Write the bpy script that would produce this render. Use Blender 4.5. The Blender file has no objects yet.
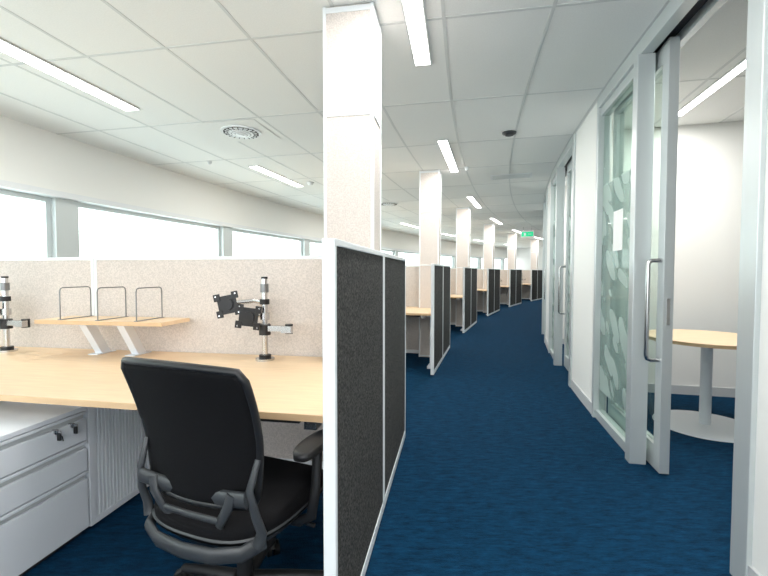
import bpy, math, random
from mathutils import Vector, Matrix
random.seed(4)
rad=math.radians
# ---------------------------------------------------------------- materials
def nt(name):
    m=bpy.data.materials.new(name); m.use_nodes=True
    n=m.node_tree; b=n.nodes["Principled BSDF"]
    return m,n,b
def mat(name,col,rough=.5,metal=0,var=0,scale=40,bump=0,bscale=None,stretch=None,emit=None,es=0,spec=.5,lo=.3,hi=.7):
    m,n,b=nt(name)
    b.inputs["Base Color"].default_value=(*col,1); b.inputs["Roughness"].default_value=rough
    b.inputs["Metallic"].default_value=metal; b.inputs["Specular IOR Level"].default_value=spec
    if emit: b.inputs["Emission Color"].default_value=(*emit,1); b.inputs["Emission Strength"].default_value=es
    if var or bump:
        tc=n.nodes.new("ShaderNodeTexCoord"); mp=n.nodes.new("ShaderNodeMapping")
        if stretch: mp.inputs["Scale"].default_value=stretch
        n.links.new(tc.outputs["Object"],mp.inputs[0])
    if var:
        no=n.nodes.new("ShaderNodeTexNoise"); no.inputs["Scale"].default_value=scale; no.inputs["Detail"].default_value=4
        n.links.new(mp.outputs[0],no.inputs["Vector"])
        r=n.nodes.new("ShaderNodeValToRGB")
        r.color_ramp.elements[0].position=lo; r.color_ramp.elements[1].position=hi
        r.color_ramp.elements[0].color=(*[max(0,c*(1-min(var,.9))) for c in col],1)
        r.color_ramp.elements[1].color=(*[min(1,c*(1+var)) for c in col],1)
        n.links.new(no.outputs["Fac"],r.inputs[0]); n.links.new(r.outputs[0],b.inputs["Base Color"])
    if bump:
        n2=n.nodes.new("ShaderNodeTexNoise"); n2.inputs["Scale"].default_value=bscale or scale*3
        n.links.new(mp.outputs[0],n2.inputs["Vector"])
        bp=n.nodes.new("ShaderNodeBump"); bp.inputs["Strength"].default_value=bump; bp.inputs["Distance"].default_value=.004
        n.links.new(n2.outputs["Fac"],bp.inputs["Height"]); n.links.new(bp.outputs[0],b.inputs["Normal"])
    return m
M={}
M['wall']=mat("wall_paint",(.87,.87,.84),.6)
M['ceil']=mat("ceiling_tile",(.88,.89,.87),.9,var=.03,scale=120,bump=.15,bscale=300)
M['tbar']=mat("ceiling_tbar",(.68,.70,.69),.5)
M['fabric_light']=mat("fabric_oatmeal",(.66,.595,.55),.95,var=.10,scale=130,bump=.3,bscale=400,lo=.38,hi=.62)
M['fabric_dark']=mat("fabric_charcoal",(.038,.036,.033),.95,var=1.3,scale=130,bump=.4,bscale=400,lo=.42,hi=.66)
M['frame']=mat("powdercoat_white",(.80,.82,.83),.35)
M['wood']=mat("maple_laminate",(.80,.59,.38),.38,var=.07,scale=6,stretch=(1,9,1))
M['wood_edge']=mat("maple_edge",(.66,.45,.26),.45)
M['white']=mat("white_metal",(.76,.79,.84),.35)
M['gap']=mat("shadow_gap",(.03,.03,.035),.7)
M['alu']=mat("anodised_aluminium",(.60,.64,.64),.35,metal=.4)
M['chrome']=mat("brushed_steel",(.6,.6,.6),.25,metal=1)
M['wire']=mat("dark_wire",(.22,.22,.22),.35,metal=.8)
M['black']=mat("black_plastic",(.009,.009,.010),.45)
M['mesh']=mat("black_mesh_fabric",(.004,.004,.005),.85,var=.4,scale=300,bump=.3,bscale=600,spec=.15)
M['grey']=mat("charcoal_plastic",(.035,.038,.042),.4)
M['light']=mat("light_diffuser",(1,1,1),.5,emit=(1,.98,.95),es=7)
M['green']=mat("exit_green",(.0,.35,.15),.5,emit=(0,.6,.25),es=.6)
M['skirt']=mat("skirting_grey",(.55,.57,.58),.5)
M['dark']=mat("diffuser_dark",(.06,.06,.06),.8)
M['paper']=mat("paper",(.88,.88,.87),.8)
def carpet():
    m,n,b=nt("blue_carpet"); b.inputs["Roughness"].default_value=.95; b.inputs["Specular IOR Level"].default_value=.10
    tc=n.nodes.new("ShaderNodeTexCoord")
    mp=n.nodes.new("ShaderNodeMapping"); mp.inputs["Rotation"].default_value=(0,0,rad(12)); mp.inputs["Scale"].default_value=(1,4.0,1)
    n.links.new(tc.outputs["Object"],mp.inputs[0])
    a=n.nodes.new("ShaderNodeTexNoise"); a.inputs["Scale"].default_value=10; a.inputs["Detail"].default_value=10; a.inputs["Roughness"].default_value=.85
    n.links.new(mp.outputs[0],a.inputs["Vector"])
    r=n.nodes.new("ShaderNodeValToRGB"); r.color_ramp.elements[0].position=.38; r.color_ramp.elements[1].position=.64
    r.color_ramp.elements[0].color=(.0010,.013,.038,1); r.color_ramp.elements[1].color=(.004,.056,.125,1)
    n.links.new(a.outputs["Fac"],r.inputs[0]); n.links.new(r.outputs[0],b.inputs["Base Color"])
    c=n.nodes.new("ShaderNodeTexNoise"); c.inputs["Scale"].default_value=200
    n.links.new(tc.outputs["Object"],c.inputs["Vector"])
    bp=n.nodes.new("ShaderNodeBump"); bp.inputs["Strength"].default_value=.8; bp.inputs["Distance"].default_value=.008
    n.links.new(c.outputs["Fac"],bp.inputs["Height"]); n.links.new(bp.outputs[0],b.inputs["Normal"])
    return m
M['carpet']=carpet()
def glass(name,frost=False):
    m=bpy.data.materials.new(name); m.use_nodes=True; n=m.node_tree; n.nodes.clear()
    L=n.links.new
    def math_(op,a,bv=None):
        q=n.nodes.new("ShaderNodeMath"); q.operation=op
        if hasattr(a,'links'): L(a,q.inputs[0])
        else: q.inputs[0].default_value=a
        if bv is not None:
            if hasattr(bv,'links'): L(bv,q.inputs[1])
            else: q.inputs[1].default_value=bv
        return q.outputs[0]
    o=n.nodes.new("ShaderNodeOutputMaterial"); t=n.nodes.new("ShaderNodeBsdfTransparent"); t.inputs[0].default_value=(.88,.94,.915,1)
    g=n.nodes.new("ShaderNodeBsdfGlossy"); g.inputs["Roughness"].default_value=.02
    lw=n.nodes.new("ShaderNodeLayerWeight")
    f=math_('ADD',math_('MULTIPLY',math_('POWER',lw.outputs["Facing"],5.0),.5),.03)
    mx=n.nodes.new("ShaderNodeMixShader"); L(f,mx.inputs[0]); L(t.outputs[0],mx.inputs[1]); L(g.outputs[0],mx.inputs[2])
    last=mx
    if frost:
        d=n.nodes.new("ShaderNodeBsdfDiffuse"); d.inputs[0].default_value=(.62,.71,.68,1)
        tl=n.nodes.new("ShaderNodeBsdfTranslucent"); tl.inputs[0].default_value=(.75,.84,.81,1)
        df=n.nodes.new("ShaderNodeMixShader"); df.inputs[0].default_value=.35; L(d.outputs[0],df.inputs[1]); L(tl.outputs[0],df.inputs[2])
        tc=n.nodes.new("ShaderNodeTexCoord")
        nz=n.nodes.new("ShaderNodeTexNoise"); nz.inputs["Scale"].default_value=2.0; L(tc.outputs["Object"],nz.inputs["Vector"])
        ad=n.nodes.new("ShaderNodeVectorMath"); ad.operation='MULTIPLY_ADD'; ad.inputs[1].default_value=(.2,.2,.2)
        L(nz.outputs["Color"],ad.inputs[0]); L(tc.outputs["Object"],ad.inputs[2])
        mp=n.nodes.new("ShaderNodeMapping"); mp.inputs["Rotation"].default_value=(rad(48),0,0); L(ad.outputs[0],mp.inputs[0])
        mp2=n.nodes.new("ShaderNodeMapping"); mp2.inputs["Scale"].default_value=(1,9,3.2); L(mp.outputs[0],mp2.inputs[0])
        v=n.nodes.new("ShaderNodeTexVoronoi"); v.inputs["Scale"].default_value=1.0; v.feature='F1'
        L(mp2.outputs[0],v.inputs["Vector"])
        leaf=math_('LESS_THAN',v.outputs["Distance"],.52)
        sx=n.nodes.new("ShaderNodeSeparateXYZ"); L(tc.outputs["Object"],sx.inputs[0])
        band=math_('MULTIPLY',math_('GREATER_THAN',sx.outputs[2],.25),math_('LESS_THAN',sx.outputs[2],1.95))
        dk=n.nodes.new("ShaderNodeBsdfDiffuse"); dk.inputs[0].default_value=(.30,.40,.375,1)
        m1=n.nodes.new("ShaderNodeMixShader"); L(math_('MULTIPLY',band,.45),m1.inputs[0]); L(mx.outputs[0],m1.inputs[1]); L(dk.outputs[0],m1.inputs[2])
        fac=math_('MULTIPLY',math_('MULTIPLY',leaf,band),.55)
        m2=n.nodes.new("ShaderNodeMixShader"); L(fac,m2.inputs[0]); L(m1.outputs[0],m2.inputs[1]); L(df.outputs[0],m2.inputs[2]); last=m2
    L(last.outputs[0],o.inputs[0]); return m
M['glass']=glass("clear_glass"); M['frost']=glass("frosted_pattern_glass",True)
# ---------------------------------------------------------------- mesh builder
class B:
    def __init__(s): s.v=[];s.f=[];s.m=[];s.sm=[];s.mats=[];s.T=Matrix.Identity(4)
    def mi(s,k):
        if k not in s.mats: s.mats.append(k)
        return s.mats.index(k)
    def add(s,vs,fs,k,smooth=False):
        o=len(s.v); s.v+= [s.T@Vector(p) for p in vs]; i=s.mi(k)
        for f in fs: s.f.append([o+a for a in f]); s.m.append(i); s.sm.append(smooth)
    def box(s,x0,x1,y0,y1,z0,z1,k):
        vs=[(x,y,z) for z in(z0,z1) for x,y in((x0,y0),(x1,y0),(x1,y1),(x0,y1))]
        s.add(vs,[(3,2,1,0),(4,5,6,7),(0,1,5,4),(1,2,6,5),(2,3,7,6),(3,0,4,7)],k)
    def hexa(s,bot,top,k):
        s.add(list(bot)+list(top),[(3,2,1,0),(4,5,6,7),(0,1,5,4),(1,2,6,5),(2,3,7,6),(3,0,4,7)],k)
    def cyl(s,c,r,h,k,n=24,r2=None,axis='z'):
        r2=r if r2 is None else r2; vs=[]
        for z,rr in((0,r),(h,r2)):
            for i in range(n):
                a=2*math.pi*i/n; p=(rr*math.cos(a),rr*math.sin(a),z)
                if axis=='x': p=(p[2],p[0],p[1])
                if axis=='y': p=(p[1],p[2],p[0])
                vs.append((c[0]+p[0],c[1]+p[1],c[2]+p[2]))
        s.add(vs,[(i,(i+1)%n,n+(i+1)%n,n+i) for i in range(n)],k,True)
        s.add(vs,[tuple(range(n-1,-1,-1)),tuple(range(n,2*n))],k)
    def tube(s,pts,r,k,n=8,flat=1):
        pts=[Vector(p) for p in pts]; vs=[]; up=None
        for i,p in enumerate(pts):
            d=(pts[min(i+1,len(pts)-1)]-pts[max(i-1,0)]).normalized()
            if up is None:
                up=Vector((0,0,1)) if abs(d.z)<.9 else Vector((1,0,0))
            a=(up-d*up.dot(d)).normalized(); up=a; b=d.cross(a)
            rr=r[i] if isinstance(r,(list,tuple)) else r
            for j in range(n):
                t=2*math.pi*j/n; vs.append(p+a*math.cos(t)*rr+b*math.sin(t)*rr*flat)
        L=len(pts)
        fs=[(q*n+j,q*n+(j+1)%n,(q+1)*n+(j+1)%n,(q+1)*n+j) for q in range(L-1) for j in range(n)]
        s.add(vs,fs,k,True); s.add(vs,[tuple(range(n-1,-1,-1)),tuple(range((L-1)*n,L*n))],k)
    def slab(s,fn,nu,nv,off,k):
        off=Vector(off); vs=[]
        for l in(0,1):
            for j in range(nv+1):
                for i in range(nu+1): vs.append(Vector(fn(i/nu,j/nv))+off*l)
        N=(nu+1)*(nv+1); fs=[]
        I=lambda i,j,l:l*N+j*(nu+1)+i
        for j in range(nv):
            for i in range(nu):
                fs.append((I(i,j,0),I(i,j+1,0),I(i+1,j+1,0),I(i+1,j,0))); fs.append((I(i,j,1),I(i+1,j,1),I(i+1,j+1,1),I(i,j+1,1)))
        for i in range(nu):
            fs.append((I(i,0,0),I(i+1,0,0),I(i+1,0,1),I(i,0,1))); fs.append((I(i+1,nv,0),I(i,nv,0),I(i,nv,1),I(i+1,nv,1)))
        for j in range(nv):
            fs.append((I(0,j+1,0),I(0,j,0),I(0,j,1),I(0,j+1,1))); fs.append((I(nu,j,0),I(nu,j+1,0),I(nu,j+1,1),I(nu,j,1)))
        s.add(vs,fs,k,True)
    def obj(s,name,M4=None,bevel=0,data=None):
        me=bpy.data.meshes.new(name); me.from_pydata([tuple(p) for p in s.v],[],s.f)
        for k in s.mats: me.materials.append(M[k])
        for p,i,sm in zip(me.polygons,s.m,s.sm): p.material_index=i; p.use_smooth=sm
        me.update()
        return place(name,me,M4,bevel)
def place(name,me,M4=None,bevel=0):
    o=bpy.data.objects.new(name,me); bpy.context.scene.collection.objects.link(o)
    if M4 is not None: o.matrix_world=M4
    if bevel:
        m=o.modifiers.new("bevel",'BEVEL'); m.width=bevel; m.segments=2; m.limit_method='ANGLE'; m.angle_limit=rad(50)
    return o
# ---------------------------------------------------------------- building plan: an arc
R=40.0; TH0=rad(8.5); N1=Vector((-.145,1.24)); C=N1+R*Vector((math.cos(TH0),-math.sin(TH0)))
def W(s,d,z=0):
    t=TH0+s/R; return Vector((C.x-(R-d)*math.cos(t),C.y+(R-d)*math.sin(t),z))
def head(s): return TH0+s/R
def frame_at(s,d=0,z=0,h=None):
    h=head(s) if h is None else h
    return Matrix.Translation(W(s,d,z))@Matrix.Rotation(-h,4,'Z')   # local +y forward, +x right
def arcbox(b,s0,s1,d0,d1,z0,z1,k,step=.6):
    n=max(1,int(math.ceil((s1-s0)/step)))
    for i in range(n):
        a=s0+(s1-s0)*i/n; c=s0+(s1-s0)*(i+1)/n
        q=[(a,d0),(a,d1),(c,d1),(c,d0)]
        faces=[(3,2,1,0),(4,5,6,7),(1,2,6,5),(3,0,4,7)]
        if i==0: faces.append((0,1,5,4))
        if i==n-1: faces.append((2,3,7,6))
        b.add([W(s,d,z0) for s,d in q]+[W(s,d,z1) for s,d in q],faces,k)
S0,S1=-4.2,25.0; DW=-3.85; DR=1.50; DB=5.0; H=2.7
b=B(); arcbox(b,S0-.1,S1+.1,DW-.3,DB+.1,-.1,0,'carpet'); b.obj("floor")
b=B(); arcbox(b,S0-.1,S1+.1,DW-.3,DB+.1,H,H+.1,'ceil'); b.obj("ceiling")
b=B()
d=DR-.02
while d>DW+.05:
    arcbox(b,S0,S1,d-.010,d+.010,H-.003,H,'tbar'); d-=.6
for d in (2.2,2.8,3.4,4.0,4.6): arcbox(b,S0,S1,d-.010,d+.010,H-.003,H,'tbar')
s=S0+.7
while s<S1:
    b.hexa([W(s-.01,DW,H-.0025),W(s-.01,DB,H-.0025),W(s+.01,DB,H-.0025),W(s+.01,DW,H-.0025)],
           [W(s-.01,DW,H),W(s-.01,DB,H),W(s+.01,DB,H),W(s+.01,DW,H)],'tbar'); s+=1.2
b.obj("ceiling_grid")
# window wall
HW=2.07
b=B()
arcbox(b,S0,S1,DW-.2,DW,0,.9,'wall'); arcbox(b,S0,S1,DW-.2,DW,HW,H,'wall')
arcbox(b,S0,S1,DW-.2,DW+.06,HW-.04,HW+.02,'frame')
arcbox(b,S0,S1,DW-.2,DW+.05,.88,.91,'frame')
b.obj("wall_left")
p=2.6-2.65*3; n=1
b=B(); ps=[]
while p<S1: ps.append(p); p+=2.65
for p in ps: arcbox(b,max(S0,p-.12),min(S1,p+.12),DW-.18,DW-.02,.91,HW-.04,'alu')
b.obj("trim_1")
for p in ps[:-1]:
    b=B(); a,c=max(S0,p+.12),p+2.65-.12
    arcbox(b,a,c,DW-.14,DW-.08,.91,.96,'alu'); arcbox(b,a,c,DW-.14,DW-.08,HW-.09,HW-.04,'alu')
    arcbox(b,a,a+.05,DW-.14,DW-.08,.96,HW-.09,'alu'); arcbox(b,c-.05,c,DW-.14,DW-.08,.96,HW-.09,'alu')
    arcbox(b,a+.05,c-.05,DW-.115,DW-.105,.96,HW-.09,'glass')
    b.obj("window_%d"%n); n+=1
b=B(); arcbox(b,S1-.1,S1,DW,DB,0,H,'wall'); b.obj("wall_far")
b=B(); arcbox(b,S0,S0+.1,DW,DB,0,.8,'wall'); arcbox(b,S0,S0+.1,DW,DB,2.4,H,'wall')
for d in(DW,-1.0,DR,4.9): arcbox(b,S0,S0+.1,d,d+.1,.8,2.4,'wall')
b.obj("wall_rear")
b=B(); arcbox(b,S0,S1,DB,DB+.1,0,H,'wall'); b.obj("wall_right_outer")
MOD=3.05; D2=DR+.10
b=B(); arcbox(b,S0+.1,.60,DR,D2,0,H,'wall')
m=0
while .70+MOD*m<S1-4:
    o=MOD*m
    arcbox(b,2.71+o,.60+MOD+o,DR,D2,0,H,'wall',.35); m+=1
endm=m
arcbox(b,2.71+MOD*(m-1)+.9,S1-.1,DR,D2,0,H,'wall')
b.obj("wall_right")
b=B()
arcbox(b,S0+.1,.6,DR-.012,DR,0,.1,'skirt')
for m in range(endm): arcbox(b,2.72+MOD*m,.58+MOD*(m+1),DR-.012,DR,0,.1,'skirt')
b.obj("baseboard_right")
b=B(); bb=B()
for m in range(endm):
    q=3.66+MOD*m
    arcbox(b,q,q+.1,D2,DB,0,H,'wall')
    arcbox(bb,q-.012,q,D2+.06,DB,0,.09,'skirt')
arcbox(b,-1.6,-1.5,D2,DB,0,H,'wall')
b.obj("wall_partition"); bb.obj("baseboard_partition")
E0,E1=DR+.085,DR+.14     # sliding leaf plane
for m in range(endm):
    o=MOD*m
    b=B()
    arcbox(b,.60+o,.70+o,DR-.02,D2+.06,0,H-.005,'alu')
    arcbox(b,1.74+o,1.82+o,DR-.035,DR+.065,0,2.60,'alu')
    arcbox(b,2.66+o,2.71+o,DR-.02,DR+.075,0,2.60,'alu')
    arcbox(b,.70+o,2.71+o,DR-.02,DR+.05,2.60,H-.005,'alu',.3)
    arcbox(b,.70+o,2.71+o,DR+.05,DR+.15,2.66,H-.005,'gap',.3)
    arcbox(b,.70+o,2.70+o,DR+.15,DR+.19,2.60,H-.005,'alu',.3)
    arcbox(b,1.82+o,2.66+o,DR+.0,DR+.07,0,.07,'alu'); arcbox(b,1.82+o,2.66+o,DR+.0,DR+.07,2.53,2.60,'alu')
    arcbox(b,1.82+o,2.66+o,DR+.025,DR+.035,.07,2.53,'frost',.5)
    b.obj("window_%d"%n,bevel=.003); n+=1
    b=B(); a=1.60+o if m==0 else .71+o; c=a+1.02; e0,e1=E0,E1
    arcbox(b,a,a+.09,e0,e1,.01,2.62,'alu',1); arcbox(b,c-.09,c,e0,e1,.01,2.62,'alu',1)
    arcbox(b,a+.09,c-.09,e0,e1,.01,.16,'alu',1); arcbox(b,a+.09,c-.09,e0,e1,2.5,2.62,'alu',1)
    arcbox(b,a+.09,c-.09,e0+.022,e0+.032,.16,2.5,'frost' if m else 'glass',1)
    hs=a+.035 if m==0 else c-.045
    w=-.075
    b.tube([W(hs,e0,.70),W(hs,e0+w*.7,.70),W(hs,e0+w*.93,.708),W(hs,e0+w,.73),W(hs,e0+w,1.0),W(hs,e0+w,1.28),W(hs,e0+w*.93,1.302),W(hs,e0+w*.7,1.31),W(hs,e0,1.31)],.013,'chrome',10)
    arcbox(b,a-.002,a,e0+.018,e1-.018,.92,1.08,'chrome')
    arcbox(b,a+.02,a+.07,e1,e1+.006,.92,1.10,'chrome')
    b.obj("door_%d"%(m+1),bevel=.003)
b=B(); arcbox(b,2.14,2.35,DR+.0225,DR+.024,1.40,1.70,'paper',1); b.obj("paper_notice")
# ---------------------------------------------------------------- lights
def fixture(name,s,d,L=1.5,w=.10,P=22):
    b=B(); b.box(-w/2-.012,w/2+.012,-L/2-.01,L/2+.01,-.012,-.004,'tbar'); b.box(-w/2,w/2,-L/2,L/2,-.014,-.011,'light')
    f=b.obj(name,frame_at(s,d,H))
    l=bpy.data.lights.new("lamp",'AREA'); l.shape='RECTANGLE'; l.size=w; l.size_y=L; l.energy=P; l.color=(1,.98,.955)
    ob=bpy.data.objects.new("lamp",l); bpy.context.scene.collection.objects.link(ob)
    ob.parent=f; ob.location=(0,0,-.02)
for s in(-2.2,1.05,4.3,7.9,11.4,14.9,18.4,21.9):
    fixture("ceiling_light",s,.12,P=28)
for s in(-2.2,1.45,4.7,8.1,11.4,14.9,18.4,21.9):
    fixture("ceiling_light",s,-2.52,1.4,.13,P=12)
for s in(2.3,5.3,8.3): fixture("ceiling_light",s,2.32,1.9,.07,38)
def diffuser(x,y):
    b=B()
    b.box(-.30,.30,-.30,.30,-.006,-.0035,'ceil')
    b.cyl((0,0,-.018),.20,.012,'frame',40)
    for i,r in enumerate((.17,.135,.10,.065)):
        b.cyl((0,0,-.020-.006*i),r,.006,'dark',36,r); b.cyl((0,0,-.026-.006*i),r-.012,.008,'frame',36,r-.004)
    b.cyl((0,0,-.05),.03,.01,'frame',20)
    for i in range(20):
        a=i*math.pi/10; b.T=Matrix.Rotation(a,4,'Z'); b.box(.07,.175,-.003,.003,-.03,-.017,'dark')
    b.T=Matrix.Identity(4)
    b.obj("air_diffuser",Matrix.Translation((x,y,H))@Matrix.Rotation(-rad(11),4,'Z'))
diffuser(-1.48,4.41); diffuser(.1,9.0)
def small(name,x,y,r,k='frame',h=.04):
    b=B(); b.cyl((0,0,-.012),r,.012,k,28,r*1.05); b.cyl((0,0,-h),r*.6,h-.012,k,24,r*.9); b.obj(name,Matrix.Translation((x,y,H-.003)))
small("smoke_detector",1.31,4.45,.07,'grey',.03); small("smoke_detector",-1.2,6.9,.06); small("sprinkler_head",1.15,5.9,.03); small("sprinkler_head",-2.3,5.6,.03)
b=B(); b.box(-.3,.3,-.15,.15,-.012,-.0035,'frame')
for i in range(9): b.box(-.27,.27,-.13+.03*i,-.12+.03*i,-.016,-.012,'tbar')
b.obj("return_air_grille",frame_at(5.6,.9,H))
b=B(); b.box(-.19,.19,-.02,.02,-.32,-.14,'frame'); b.box(-.17,.17,-.024,-.02,-.30,-.16,'green')
b.box(-.1,-.04,-.027,-.024,-.27,-.19,'frame'); b.tube([(.02,-.026,-.23),(.12,-.026,-.23)],.006,'frame',6)
b.tube([(-.12,0,-.14),(-.12,0,0)],.005,'chrome',6); b.tube([(.12,0,-.14),(.12,0,0)],.005,'chrome',6)
b.obj("exit_sign",frame_at(12.6,.82,H)@Matrix.Translation((0,0,-.08)))
# ---------------------------------------------------------------- workstation pods
PS=[0,3.8,7.4,10.9,14.3,17.7,21.0]
HS=1.34; PL=1.885
def panel(b,x0,x1,y0,y1,z0,z1,kx0,kx1,axis):
    t=.022
    if axis=='y':
        b.box(x0,x1,y0,y0+t,z0,z1,'frame'); b.box(x0,x1,y1-t,y1,z0,z1,'frame')
        b.box(x0,x1,y0+t,y1-t,z1-t,z1,'frame'); b.box(x0,x1,y0+t,y1-t,z0,z0+.05,'frame')
        xm=(x0+x1)/2
        b.box(x0+.003,xm,y0+t,y1-t,z0+.05,z1-t,kx0); b.box(xm,x1-.003,y0+t,y1-t,z0+.05,z1-t,kx1)
    else:
        b.box(x0,x0+t,y0,y1,z0,z1,'frame'); b.box(x1-t,x1,y0,y1,z0,z1,'frame')
        b.box(x0+t,x1-t,y0,y1,z1-t,z1,'frame'); b.box(x0+t,x1-t,y0,y1,z0,z0+.05,'frame')
        b.box(x0+t,x1-t,y0+.003,y1-.003,z0+.05,z1-t,kx0)
cache={}
def inst(name,build,mtx,bevel=0,key=None):
    key=key or name
    if key in cache: return place(name,cache[key],mtx,bevel)
    b=B(); build(b); o=b.obj(name,mtx,bevel); cache[key]=o.data; return o
TB=1.27
def end_screen(b):
    panel(b,-.04,0,0,.90,.012,HS,'fabric_light','fabric_dark','y'); panel(b,-.04,0,.902,PL,.012,HS,'fabric_light','fabric_dark','y')
    b.box(-.035,-.005,.03,.07,0,.012,'black'); b.box(-.035,-.005,1.8,1.84,0,.012,'black')
def back_screen(b):
    panel(b,-2.04,-.375,TB,TB+.05,.012,HS,'fabric_light','fabric_light','x'); panel(b,-3.6,-2.042,TB,TB+.05,.012,HS,'fabric_light','fabric_light','x')
    b.box(-2.0,-1.96,TB+.01,TB+.04,0,.012,'black')
def column(b):
    x0,x1,y0,y1=-.374,-.088,1.08,1.33; e=.018
    for x in((x0,x0+e),(x1-e,x1)):
        for y in((y0,y0+e),(y1-e,y1)): b.box(*x,*y,0,H-.005,'frame')
    b.box(x0+.006,x1-.006,y0+.006,y1-.006,0,H-.005,'fabric_light')
    for z in(.012,1.33,2.10,H-.04): b.box(x0+.001,x1-.001,y0+.001,y1-.001,z,z+(.016 if z<2.5 else .03),'frame')
def desk(b):
    def top(poly,k,z0,z1):
        b.hexa([(x,y,z0) for x,y in poly],[(x,y,z1) for x,y in poly],k)
    top([(-3.3,.31),(-.045,.245),(-.045,1.075),(-3.3,1.075)],'wood',.695,.72); b.box(-3.3,-.380,1.075,1.262,.695,.72,'wood')
    top([(-3.302,.306),(-.043,.241),(-.043,.245),(-3.302,.310)],'wood_edge',.694,.721)
    b.box(-3.2,-.15,.60,.64,.655,.695,'white')
    for x in(-.14,-3.2):
        b.box(x,x+.05,.60,.66,.03,.695,'white'); b.box(x,x+.05,.36,1.0,.0,.03,'white'); b.box(x,x+.05,.36,1.0,.665,.695,'white')
    b.box(-.42,-.22,.28,.32,.672,.695,'black'); b.box(-.20,-.15,.27,.33,.655,.695,'chrome')
def desk_far(b):
    b.box(-3.3,-.045,1.34,1.95,.695,.72,'wood')
    for x in(-.14,-1.8,-3.2): b.box(x,x+.05,1.45,1.9,0,.03,'white'); b.box(x,x+.05,1.6,1.66,.03,.695,'white'); b.box(x,x+.05,1.45,1.9,.665,.695,'white')
def monitor_arm(b):
    b.cyl((0,0,0),.055,.012,'chrome',28); b.cyl((0,0,.012),.035,.02,'black',24); b.cyl((0,0,.03),.017,.45,'chrome',20); b.cyl((0,0,.48),.019,.012,'black',20)
    b.cyl((0,0,.15),.034,.06,'black',20); b.cyl((0,0,.33),.028,.03,'black',20); b.cyl((0,0,.24),.028,.04,'chrome',20); b.cyl((0,0,.40),.024,.05,'wire',20)
    b.box(0,.15,-.02,.02,.172,.205,'chrome'); b.cyl((.15,0,.160),.023,.055,'black',18); b.box(.12,.18,-.05,-.012,.168,.208,'chrome')
    b.box(-.06,.02,-.025,.025,.19,.215,'wire')
    def vesa(x,y,z,tilt):
        T=b.T; b.T=T@Matrix.Translation((x,y,z))@Matrix.Rotation(tilt,4,'Y')@Matrix.Rotation(rad(14),4,'Z')@Matrix.Scale(1.12,4)
        b.box(-.048,.048,-.008,0,-.048,.048,'black')
        for sx in(-1,1):
            for sz in(-1,1):
                b.box(min(sx*.03,sx*.062),max(sx*.03,sx*.062),-.012,-.002,min(sz*.025,sz*.062),max(sz*.025,sz*.062),'black')
                b.cyl((sx*.05,-.014,sz*.05),.004,.003,'chrome',10,axis='y')
        b.cyl((0,-.02,0),.03,.05,'black',20,axis='y'); b.T=T
    b.tube([(0,0,.255),(-.07,.05,.26),(-.10,-.02,.262)],.014,'chrome',10); b.cyl((-.10,-.02,.24),.02,.05,'black',16)
    b.tube([(0,0,.34),(-.10,.06,.345),(-.20,-.02,.335)],.013,'chrome',10); b.cyl((-.20,-.02,.31),.02,.05,'black',16)
    vesa(-.07,-.06,.26,rad(8)); vesa(-.20,-.06,.33,rad(-12))
def shelf(b):
    b.box(-.43,.43,-.13,.13,.205,.228,'wood'); b.box(-.432,.432,-.133,-.13,.204,.229,'wood_edge')
    for x in(-.14,.12):
        b.hexa([(x-.025,.03,0),(x+.025,.03,0),(x+.025,.10,0),(x-.025,.10,0)],[(x-.025,-.09,.198),(x+.025,-.09,.198),(x+.025,-.02,.198),(x-.025,-.02,.198)],'white')
        b.box(x-.035,x+.035,-.11,.11,.198,.205,'white'); b.box(x-.035,x+.035,-.02,.13,0,.006,'white')
def divider(b):
    b.tube([(0,-.11,0),(0,-.11,.17),(0,-.105,.188),(0,-.09,.195),(0,.09,.195),(0,.105,.188),(0,.11,.17),(0,.11,0)],.0035,'wire',8)
    b.box(-.012,.012,-.118,.118,-.0,.003,'wire')
def drawers(b):
    b.box(-.50,-.022,0,.86,.02,.61,'white'); b.box(-.48,-.03,.02,.84,0,.02,'gap')
    b.box(-.505,-.002,-.004,.864,.592,.612,'white')
    zs=[(.03,.30),(.306,.445),(.451,.588)]
    for i in(0,1):
        y0,y1=.005+.43*i,.425+.43*i
        for z0,z1 in zs:
            b.box(-.022,-.003,y0,y1,z0,z1-.036,'white'); b.box(-.022,-.018,y0,y1,z1-.036,z1-.010,'skirt'); b.box(-.022,.001,y0,y1,z1-.012,z1,'white')
            b.box(-.022,-.018,y0-.004,y1+.004,z0-.005,z0,'gap')
    for y in(.70,.78):
        b.cyl((-.016,y,.545),.011,.02,'chrome',16,axis='x'); b.box(.004,.026,y-.002,y+.002,.538,.552,'chrome'); b.box(.008,.024,y-.004,y+.004,.508,.542,'black')
    b.tube([(.016,.70,.54),(.018,.712,.52),(.018,.716,.50)],.0025,'black',6)
def tambour(b):
    b.box(-.46,-.012,0,.72,.02,.64,'white'); b.box(-.44,-.03,.02,.70,0,.02,'gap')
    b.box(-.012,0,0,.03,.02,.64,'white'); b.box(-.012,0,.69,.72,.02,.64,'white'); b.box(-.012,0,.03,.69,.02,.05,'white'); b.box(-.012,0,.03,.69,.61,.64,'white')
    for i in range(30):
        y=.032+i*.022; b.box(-.012,-.003,y,y+.014,.05,.61,'white')
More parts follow.
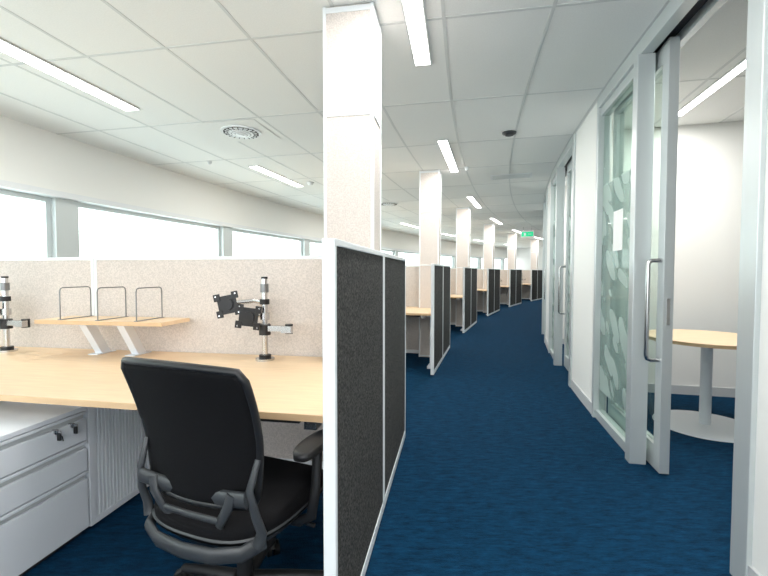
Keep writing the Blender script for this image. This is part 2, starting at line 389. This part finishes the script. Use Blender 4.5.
for i,s in enumerate(PS):
    Fm=frame_at(s,0,0,head(s+.6))
    inst("partition_screen",end_screen,Fm,.003,'end'); inst("partition_screen",back_screen,Fm,.003,'back')
    inst("column",column,Fm,.003); inst("desk",desk,Fm,.003); inst("desk",desk_far,Fm,.003,'deskf')
    inst("monitor_arm",monitor_arm,Fm@Matrix.Translation((-.75,1.12,.7205)),.0015)
    inst("monitor_arm",monitor_arm,Fm@Matrix.Translation((-2.54,1.10,.7205)),.0015)
    if i<4:
        inst("desk_shelf",shelf,Fm@Matrix.Translation((-1.74,1.10,.7205)),.002)
        for x in(-2.01,-1.75,-1.49): inst("book_divider",divider,Fm@Matrix.Translation((x,1.10,.9495)))
        inst("drawer_cabinet",drawers,Fm@Matrix.Translation((-1.355,-.355,0)),.002)
        inst("tambour_cabinet",tambour,Fm@Matrix.Translation((-1.36,.515,0)),.001)
# ---------------------------------------------------------------- office chair
def chair(b):
    def back(u,v):
        x=(u-.5)*2; hw=.212+.030*math.sin(min(1,v*1.15)*math.pi/2)
        if v>.92: hw*=1-.08*((v-.92)/.08)**2.2
        if v<.10: hw*=1-.06*((.10-v)/.10)**2
        z=.53+.44*v-.010*x*x*(1 if v>.5 else 0)
        y=-.225-.075*v+.045*x*x*(1-.3*v)+.03*math.sin(v*math.pi)
        return (x*hw,y,z)
    b.slab(back,14,16,(0,-.020,0),'mesh')
    pr=[]
    for i in range(17): pr.append(back(0,i/16))
    for i in range(1,15): pr.append(back(i/14,1))
    for i in range(15,-1,-1): pr.append(back(1,i/16))
    for i in range(13,-1,-1): pr.append(back(i/14,0))
    b.tube([(p[0],p[1]-.011,p[2]) for p in pr],.012,'black',8)
    for sx in(-1,1):
        p0=back(.5+.5*sx,.35)
        b.tube([(p0[0],p0[1]-.02,p0[2]),(sx*.222,-.235,.60),(sx*.235,-.222,.52),(sx*.238,-.20,.46),(sx*.225,-.205,.42)],[.010,.013,.016,.018,.020],'grey',10,.7)
        b.tube([(sx*.16,-.238,.58),(sx*.15,-.245,.54),(sx*.115,-.24,.485),(sx*.08,-.21,.43)],[.02,.018,.016,.016],'grey',8,.5)
    b.tube([(-.215,-.24,.575),(-.1,-.228,.555),(0,-.224,.550),(.1,-.228,.555),(.215,-.24,.575)],.026,'grey',8,.4)
    b.tube([(-.12,-.24,.49),(0,-.238,.485),(.12,-.24,.49)],.012,'grey',8,.6)
    b.tube([(-.225,-.17,.415),(-.19,-.235,.405),(-.11,-.268,.40),(0,-.278,.398),(.11,-.268,.40),(.19,-.235,.405),(.225,-.17,.415)],.027,'grey',10,.5)
    def seat(top):
        def f(u,v):
            x=(u-.5)*2; y=(v-.5)*2
            m=max(abs(x),abs(y))
            if m>0:
                l=(abs(x)**3.2+abs(y)**3.2)**(1/3.2); x,y=x*m/l,y*m/l
            z=.415+(.03*(1-m**4) if top else 0)
            z+= -.018*max(0,y)**3+.012*x*x
            return (x*.255,y*.26+.01,z+(.045 if top else 0))
        return f
    ft=seat(True); fb=seat(False); n=16; vs=[];fs=[]
    for f in(fb,ft):
        for j in range(n+1):
            for i in range(n+1): vs.append(f(i/n,j/n))
    N=(n+1)**2; I=lambda i,j,l:l*N+j*(n+1)+i
    for j in range(n):
        for i in range(n):
            fs.append((I(i,j,0),I(i,j+1,0),I(i+1,j+1,0),I(i+1,j,0))); fs.append((I(i,j,1),I(i+1,j,1),I(i+1,j+1,1),I(i,j+1,1)))
    for i in range(n):
        fs.append((I(i,0,0),I(i+1,0,0),I(i+1,0,1),I(i,0,1))); fs.append((I(i+1,n,0),I(i,n,0),I(i,n,1),I(i+1,n,1)))
        fs.append((I(0,i+1,0),I(0,i,0),I(0,i,1),I(0,i+1,1))); fs.append((I(n,i,0),I(n,i+1,0),I(n,i+1,1),I(n,i,1)))
    b.add(vs,fs,'mesh',True)
    vs2=[(p[0]*(1.03 if k>=N else .86),(p[1]-.01)*(1.03 if k>=N else .86)+.01,(.432 if k>=N else .375)+.012*(p[0]/.255)**2) for k,p in enumerate(vs)]
    b.add(vs2,fs,'grey',True)
    b.box(-.09,.09,-.12,.14,.315,.375,'black')
    b.tube([(.09,.05,.345),(.20,.06,.345),(.26,.06,.34)],.008,'black',8)
    for sx in(-1,1):
        b.tube([(sx*.10,.02,.365),(sx*.22,.02,.37),(sx*.272,.02,.40),(sx*.285,.03,.50),(sx*.28,.05,.63)],[.02,.020,.020,.018,.018],'black',10,.6)
        def pad(u,v,sx=sx):
            x=(u-.5)*2;y=(v-.5)*2;m=max(abs(x),abs(y))
            if m>0:
                l=(abs(x)**3+abs(y)**3)**(1/3); x,y=x*m/l,y*m/l
            return (sx*.28+x*.042,.055+y*.125,.638-.010*y*y)
        b.slab(pad,8,12,(0,0,.022),'black')
    b.cyl((0,0,.10),.028,.13,'black',20); b.cyl((0,0,.22),.016,.10,'chrome',16); b.cyl((0,0,.075),.045,.06,'black',24,.038)
    for i in range(5):
        a=rad(90+18+72*i); c,s_=math.cos(a),math.sin(a)
        b.tube([(c*.03,s_*.03,.115),(c*.15,s_*.15,.10),(c*.30,s_*.30,.075)],[.026,.022,.016],'black',10)
        b.cyl((c*.30,s_*.30,.045),.012,.035,'black',12)
        T=b.T; b.T=T@Matrix.Translation((c*.30,s_*.30,.03))@Matrix.Rotation(a+.5,4,'Z')
        for yy in(-.026,.006): b.cyl((0,yy,0),.03,.02,'black',20,axis='y')
        b.tube([(-.03,0,.012),(-.02,0,.03),(0,0,.038),(.02,0,.03),(.03,0,.012)],.012,'black',8)
        b.T=T
def chair_at(x,y,deg): inst("office_chair",chair,Matrix.Translation((x,y,0))@Matrix.Rotation(-rad(deg),4,'Z'),0)
chair_at(-.51,1.50,22)
# ---------------------------------------------------------------- meeting table
def table(b):
    b.cyl((0,0,0),.36,.008,'white',64,.355); b.cyl((0,0,.008),.35,.008,'white',64,.05); b.cyl((0,0,.014),.04,.67,'white',28)
    b.cyl((0,0,.68),.16,.012,'white',32); b.cyl((0,0,.695),.45,.025,'wood',72); b.cyl((0,0,.6945),.4505,.024,'wood_edge',72)
inst("meeting_table",table,Matrix.Translation((2.60,3.36,0)),0)
# ---------------------------------------------------------------- world, camera
sc=bpy.context.scene
w=bpy.data.worlds.new("sky"); sc.world=w; w.use_nodes=True
bg=w.node_tree.nodes["Background"]; bg.inputs[0].default_value=(.93,.97,1,1); bg.inputs[1].default_value=4.2
cam=bpy.data.cameras.new("camera"); co=bpy.data.objects.new("camera",cam); sc.collection.objects.link(co)
cam.lens=36*420/768; cam.sensor_width=36; cam.clip_start=.02
co.location=(0,0,1.24); co.rotation_euler=(rad(90-2.18),0,0)
sc.camera=co
sc.view_settings.view_transform='Standard'
sc.view_settings.exposure=.28
